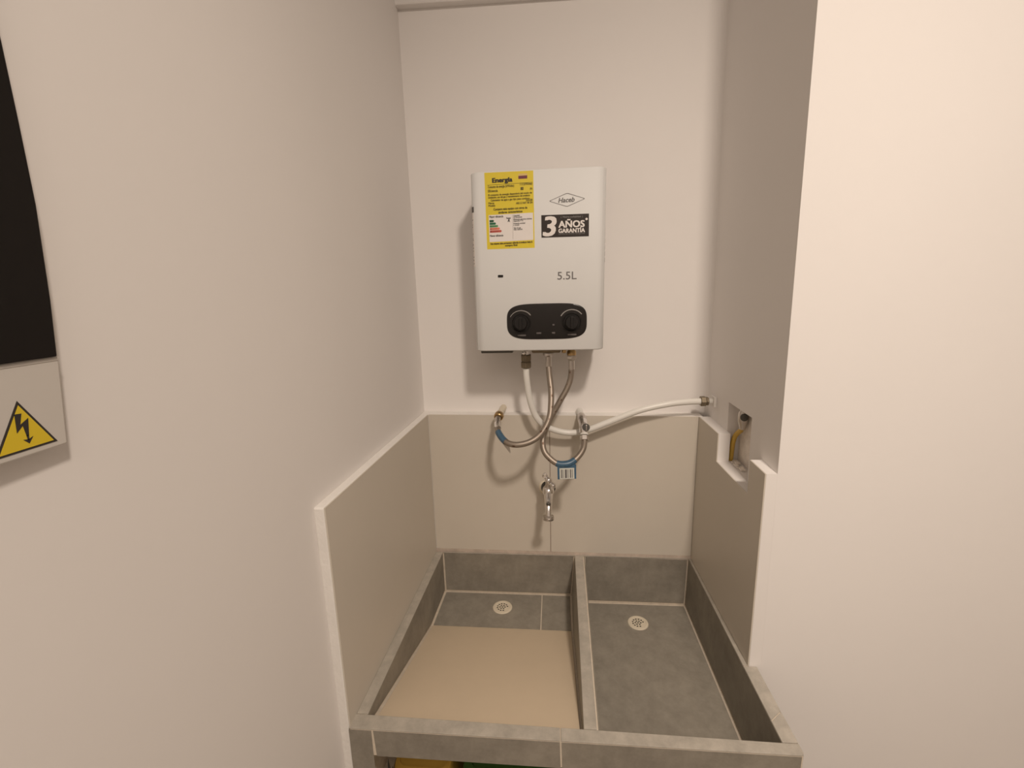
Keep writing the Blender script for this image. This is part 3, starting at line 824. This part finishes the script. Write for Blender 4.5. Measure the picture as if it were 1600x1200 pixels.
h2 = thing('braided_hose', 'braided steel hose from heater looping down and up to right wall valve', 'hose', (0.36, -0.13, 0.2900), 'braided hoses under the heater')
P2 = [(0.3782, -0.070, 0.5300), (0.3755, -0.070, 0.5070), (0.3673, -0.073, 0.4841), (0.3518, -0.078, 0.4569), (0.3363, -0.082, 0.4296), (0.3207, -0.090, 0.4014),
      (0.3090, -0.105, 0.3700), (0.3113, -0.120, 0.3435), (0.3264, -0.130, 0.3265), (0.3459, -0.135, 0.3158), (0.3715, -0.133, 0.3168), (0.3914, -0.122, 0.3287),
      (0.4041, -0.108, 0.3429), (0.4083, -0.093, 0.3560), (0.4084, -0.089, 0.3610)]
obj('braided_tube', tube(P2, 0.0070, 18, 12), 'braid', h2, smooth=True)
obj('nut', lathe((0.3783, YC, 0.5655), (0, 0, -1), [(0, 0.0110), (0.003, 0.0120), (0.009, 0.0120), (0.014, 0.0085)], hexnut=True), 'satin', h2, bevel=0.0006)
obj('ferrule', lathe((0.3783, YC, 0.5520), (0, 0, -1), [(0, 0.0074), (0.014, 0.0074), (0.022, 0.0070)], 24), 'satin', h2, smooth=True)
dn = (V(0.4082, -0.078, 0.3930) - V(0.4080, -0.094, 0.3760)).normalized()
nut((0.4084, -0.0915, 0.3580), dn, 0.0112, 0.0130, 'satin', h2)
sp = spline(P2, 12)
lab(obj('tape_band', tube(sp[105:128], lambda t: 0.0077 + 0.0008 * math.sin(t * PI), 18, raw=True), 'bluetape', h2, smooth=True), 'blue tape band')
tg = obj('tag', prism([(0.3425, -0.1420, 0.3160), (0.3865, -0.1375, 0.3160), (0.3868, -0.1405, 0.2815), (0.3433, -0.1445, 0.2810)], (0.0001, 0.0006, 0)), 'bluetape', h2)
pp = obj('tag_face', prism([(0.3475, -0.1418, 0.3080), (0.3820, -0.1382, 0.3080), (0.3824, -0.1408, 0.2822), (0.3480, -0.1442, 0.2818)], (0, -0.0009, 0)), 'tagpaper', tg)
for i, (u0, u1) in enumerate(((0.10, 0.17), (0.22, 0.26), (0.36, 0.50), (0.56, 0.60), (0.70, 0.78), (0.84, 0.88))):
    q0 = V(0.3475, -0.1427, 0.3080); ux = V(0.0345, 0.0036, 0); vz = V(0.0005, -0.0025, -0.0262)
    obj('print_stroke', prism([q0 + ux * u0 + vz * 0.12, q0 + ux * u1 + vz * 0.12, q0 + ux * u1 + vz * 0.9, q0 + ux * u0 + vz * 0.9], (0, -0.0003, 0)), 'greymark', tg)

# ------------------------------------------------------------------ wall outlets
wo = thing('wall_outlet', 'brass pipe outlet poking out of the ledge on the left', 'pipe fitting', (0.197, -0.03, 0.405))
obj('pipe_stub', lathe((0.2020, 0.020, 0.4130), (-0.09, -1, -0.06), [(0, 0.0085), (0.060, 0.0085)], 24), 'cream', wo, smooth=True)
obj('ring', lathe((0.1965, -0.034, 0.4075), (-0.05, -1, -0.12), [(0, 0.0105), (0.002, 0.0120), (0.012, 0.0120), (0.015, 0.0105), (0.0165, 0.0085), (0.0145, 0.0075)], 28), 'brass', wo, smooth=True)
obj('elbow', tube([(0.1953, -0.044, 0.4050), (0.1950, -0.058, 0.4035), (0.1950, -0.067, 0.3990), (0.1955, -0.074, 0.3940)], 0.0072, 18, 6), 'satin', wo, smooth=True)

wv = thing('angle_valve', 'chrome angle valve on the ledge above the tap, feeding the right hose', 'valve', (0.405, -0.04, 0.38))
obj('pipe_stub', lathe((0.4015, 0.020, 0.4030), (0.05, -1, 0), [(0, 0.0085), (0.058, 0.0085)], 24), 'pvc', wv, smooth=True)
obj('flange', lathe((0.4040, -0.028, 0.4025), (0.05, -1, -0.10), [(0, 0.0098), (0.012, 0.0102), (0.016, 0.0112), (0.030, 0.0112), (0.034, 0.0095)], 28), 'satin', wv, smooth=True)
obj('valve_body', tube([(0.4055, -0.058, 0.3990), (0.4072, -0.073, 0.3890), (0.4082, -0.078, 0.3760)], 0.0112, 20, 6), 'chrome', wv, smooth=True)
obj('spindle', lathe((0.4110, -0.074, 0.3880), (0.12, -1, 0.22), [(0, 0.0090), (0.0145, 0.0090), (0.0155, 0.0080)], 20), 'dark', wv, smooth=True)
obj('spindle_head', box((0.4112, -0.0935, 0.3850), (0.4142, -0.0880, 0.3985)), 'chrome', wv, bevel=0.0006)
obj('white_washer', lathe((0.4083, -0.0795, 0.3740), -dn, [(0, 0.0092), (0.0030, 0.0096), (0.0060, 0.0092)], 24), 'pvc', wv, smooth=True)

# ------------------------------------------------------------------ tap
tap = thing('tap', 'chrome garden-style tap on the tile wall over the sink divider', 'tap', (0.3200, 0.0, 0.1550))
obj('wall_collar', lathe((0.3130, -0.0035, 0.1970), (0, -1, 0), [(0, 0.0200), (0.0012, 0.0200), (0.0030, 0.0175)], 32), 'cream', tap, smooth=True)
obj('flange', lathe((0.3195, -0.050, 0.2185), (0, -1, 0), [(0, 0.0180), (0.0018, 0.0188), (0.0040, 0.0180), (0.0055, 0.010)], 32), 'dark', tap, smooth=True)
obj('shank', lathe((0.3185, -0.004, 0.2110), (0.02, -1, 0.10), [(0, 0.0105), (0.048, 0.0100)], 24), 'satin', tap, smooth=True)
bd = bmesh.new()
lathe((0.3198, -0.050, 0.2185), (0, -1, -0.05), [(0, 0.0110), (0.006, 0.0140), (0.016, 0.0152), (0.026, 0.0140), (0.033, 0.0100), (0.036, 0.004), (0.0365, 0.001)], 28, bd)
obj('body', bd, 'chrome', tap, smooth=True)
obj('spout', tube([(0.3202, -0.072, 0.2150), (0.3203, -0.086, 0.2070), (0.3204, -0.099, 0.1970), (0.3204, -0.110, 0.1850), (0.3204, -0.1165, 0.1720)],
                  lambda t: 0.0125 - 0.0055 * t ** 0.7, 24, 8), 'chrome', tap, smooth=True)
obj('spout_ring', lathe((0.3204, -0.1165, 0.1740), (0, -0.12, -1), [(0, 0.0095), (0.001, 0.0128), (0.0045, 0.0134), (0.0055, 0.0122), (0.0065, 0.0134), (0.0105, 0.0132), (0.0115, 0.0110), (0.0105, 0.0085)], 28), 'satin', tap, smooth=True)
obj('spout_boss', lathe((0.3203, -0.0985, 0.1965), (0, -1, 0.45), [(0, 0.0070), (0.0115, 0.0064), (0.0125, 0.0050), (0.0115, 0.0042)], 20), 'satin', tap, smooth=True)
obj('boss_plug', sphere((0.3203, -0.1090, 0.2010), 0.0042), 'dark', tap, smooth=True)
obj('bonnet', lathe((0.3200, -0.070, 0.2240), (0.01, -0.25, 1), [(0, 0.0110), (0.005, 0.0105), (0.007, 0.0085), (0.016, 0.0070), (0.024, 0.0065)], 24), 'satin', tap, smooth=True)
hd = bmesh.new()
hc = V(0.3208, -0.0800, 0.2500)
sphere(hc, 0.0092, hd)
tube([hc, hc + V(-0.0045, 0.001, 0.0060), hc + V(-0.0070, 0.002, 0.0095)], 0.0050, 12, 5, hd)
tube([hc + V(0, 0, -0.004), hc + V(0.0060, -0.001, -0.0085), hc + V(0.0100, -0.002, -0.0115)], 0.0055, 12, 5, hd)
sphere(hc + V(0.0110, -0.003, -0.0118), 0.0078, hd)
rc = hc + V(-0.0090, 0.002, 0.0120)
tube([rc + V(0.0052 * math.cos(a), 0, 0.0045 * math.sin(a)) for a in [i * 2 * PI / 18 for i in range(19)]], 0.0024, 8, raw=True, bm=hd)
obj('handle', hd, 'chrome', tap, smooth=True)

# ------------------------------------------------------------------ gas valve inside the recess
gv = thing('gas_stop_valve', 'grey gas valve with yellow pipe inside the recess in the right wall', 'valve', (0.752, -0.145, 0.4200))
obj('valve_body', lathe((0.7425, -0.1700, 0.4620), (0.0, 0.05, -1), [(0, 0.0075), (0.008, 0.0080), (0.012, 0.0105), (0.030, 0.0110), (0.036, 0.0095), (0.044, 0.0070), (0.050, 0.0062)], 24), 'satin', gv, smooth=True)
obj('valve_stem', lathe((0.7410, -0.176, 0.4420), (-0.35, -1, 0.15), [(0, 0.0078), (0.012, 0.0078), (0.013, 0.0065)], 20), 'dark', gv, smooth=True)
obj('gas_tube', tube([(0.7430, -0.1670, 0.4170), (0.7425, -0.1600, 0.4070), (0.7410, -0.1490, 0.3980), (0.7390, -0.1395, 0.3860), (0.7375, -0.1345, 0.3700), (0.7370, -0.1325, 0.3500), (0.7365, -0.1315, 0.3274)],
                  0.0052, 14, 8), 'gas', gv, smooth=True)

# ------------------------------------------------------------------ breaker panel on the left wall
bp_ = thing('breaker_panel', 'grey electrical panel with black door and warning triangle on left wall', 'electrical panel', (-0.03, -1.05, 0.63))
PX = -0.030
KP = 1.0424
def pf(pts, x0, x1, name, m, parent, bevel=0.0):
    pts = [(-1.1859 + (y + 1.1859) * KP, 0.7312 + (z - 0.7312) * KP) for y, z in pts]      # outline measured in a plane 15 mm further out
    b = hexa([(x0, y, z) for y, z in pts], [(x1, y, z) for y, z in pts])
    return obj(name, b, m, parent, bevel=bevel)
body = [(-0.8893, 0.6268), (-0.8823, 0.6880), (-0.8800, 0.7300), (-0.8765, 0.7800), (-0.8750, 0.8450), (-0.8745, 1.0600), (-1.2600, 1.0600), (-1.2600, 0.6268)]
pf(body, -0.060, PX, 'housing', 'panel', bp_, 0.0012)
ridge = [(-0.8830, 0.6868), (-0.8822, 0.6895), (-1.2590, 0.6895), (-1.2590, 0.6868)]
pf(ridge, PX - 0.001, PX + 0.0005, 'door_sill', 'panel', bp_, 0.0006)
door = [(-0.8850, 0.6900), (-0.8809, 0.7288), (-0.8764, 0.7931), (-0.8756, 0.8453), (-0.8754, 0.8886), (-0.8752, 1.0550), (-1.2580, 1.0550), (-1.2580, 0.6900)]
pf(door, PX - 0.001, PX + 0.0025, 'door', 'smoked', bp_, 0.0008)
TC = (-0.9150, 0.6308)
tri_o = [(-0.8958, 0.6310), (-0.9146, 0.6648), (-0.9342, 0.6310)]
def shrink(t, k):
    c = (sum(p[0] for p in t) / 3, sum(p[1] for p in t) / 3)
    return [(c[0] + (p[0] - c[0]) * k, c[1] + (p[1] - c[1]) * k) for p in t]
wsn = lab(pf(tri_o, PX, PX + 0.0003, 'warning_sticker', 'ink', bp_), 'yellow triangle sticker with black lightning bolt')
pf(shrink(tri_o, 0.87), PX + 0.0002, PX + 0.0005, 'yellow_field', 'warn', wsn)
bolt = [(-0.9182, 0.6566), (-0.9141, 0.6562), (-0.9163, 0.6490), (-0.9108, 0.6522), (-0.9128, 0.6405), (-0.9142, 0.6404), (-0.9150, 0.6480), (-0.9193, 0.6440)]
pf(bolt, PX + 0.0004, PX + 0.0007, 'lightning_bolt', 'ink', wsn)
pf([(-0.9136, 0.6352), (-0.9104, 0.6394), (-0.9133, 0.6382), (-0.9167, 0.6386)], PX + 0.0004, PX + 0.0007, 'bolt_arrowhead', 'ink', wsn)
pf([(-0.9143, 0.6410), (-0.9128, 0.6410), (-0.9130, 0.6375), (-0.9140, 0.6375)], PX + 0.0004, PX + 0.0007, 'bolt_shaft', 'ink', wsn)

# ------------------------------------------------------------------ the ceiling lamp that lights the room (behind the camera), and the added fill panel
cl = thing('ceiling_lamp', 'round tilted ceiling spotlight', 'lamp', (0.76, -1.55, 1.85))
ld_ = V(0, math.sin(math.radians(32)), -math.cos(math.radians(32)))
lp_ = V(0.76, -1.55, 1.85)
obj('head', lathe(lp_ - ld_ * 0.075, ld_, [(0, 0.07), (0.01, 0.095), (0.072, 0.10), (0.072, 0.092), (0.066, 0.09)], 36), 'white', cl, smooth=True)
obj('stem', lathe((0.76, lp_.y - ld_.y * 0.05, 1.98), (0, 0, -1), [(0, 0.05), (0.008, 0.05), (0.01, 0.012), (0.075, 0.012)], 24), 'white', cl, smooth=True)
pl_ = thing('fill_light_panel', 'unseen flat panel of the added fill light', 'lamp', (0.75, -2.45, 1.95))  # made-up fixture for the added fill light, out of view
obj('housing', box((-0.02, -3.07, 1.955), (1.52, -1.83, 1.98)), 'white', pl_, bevel=0.003)
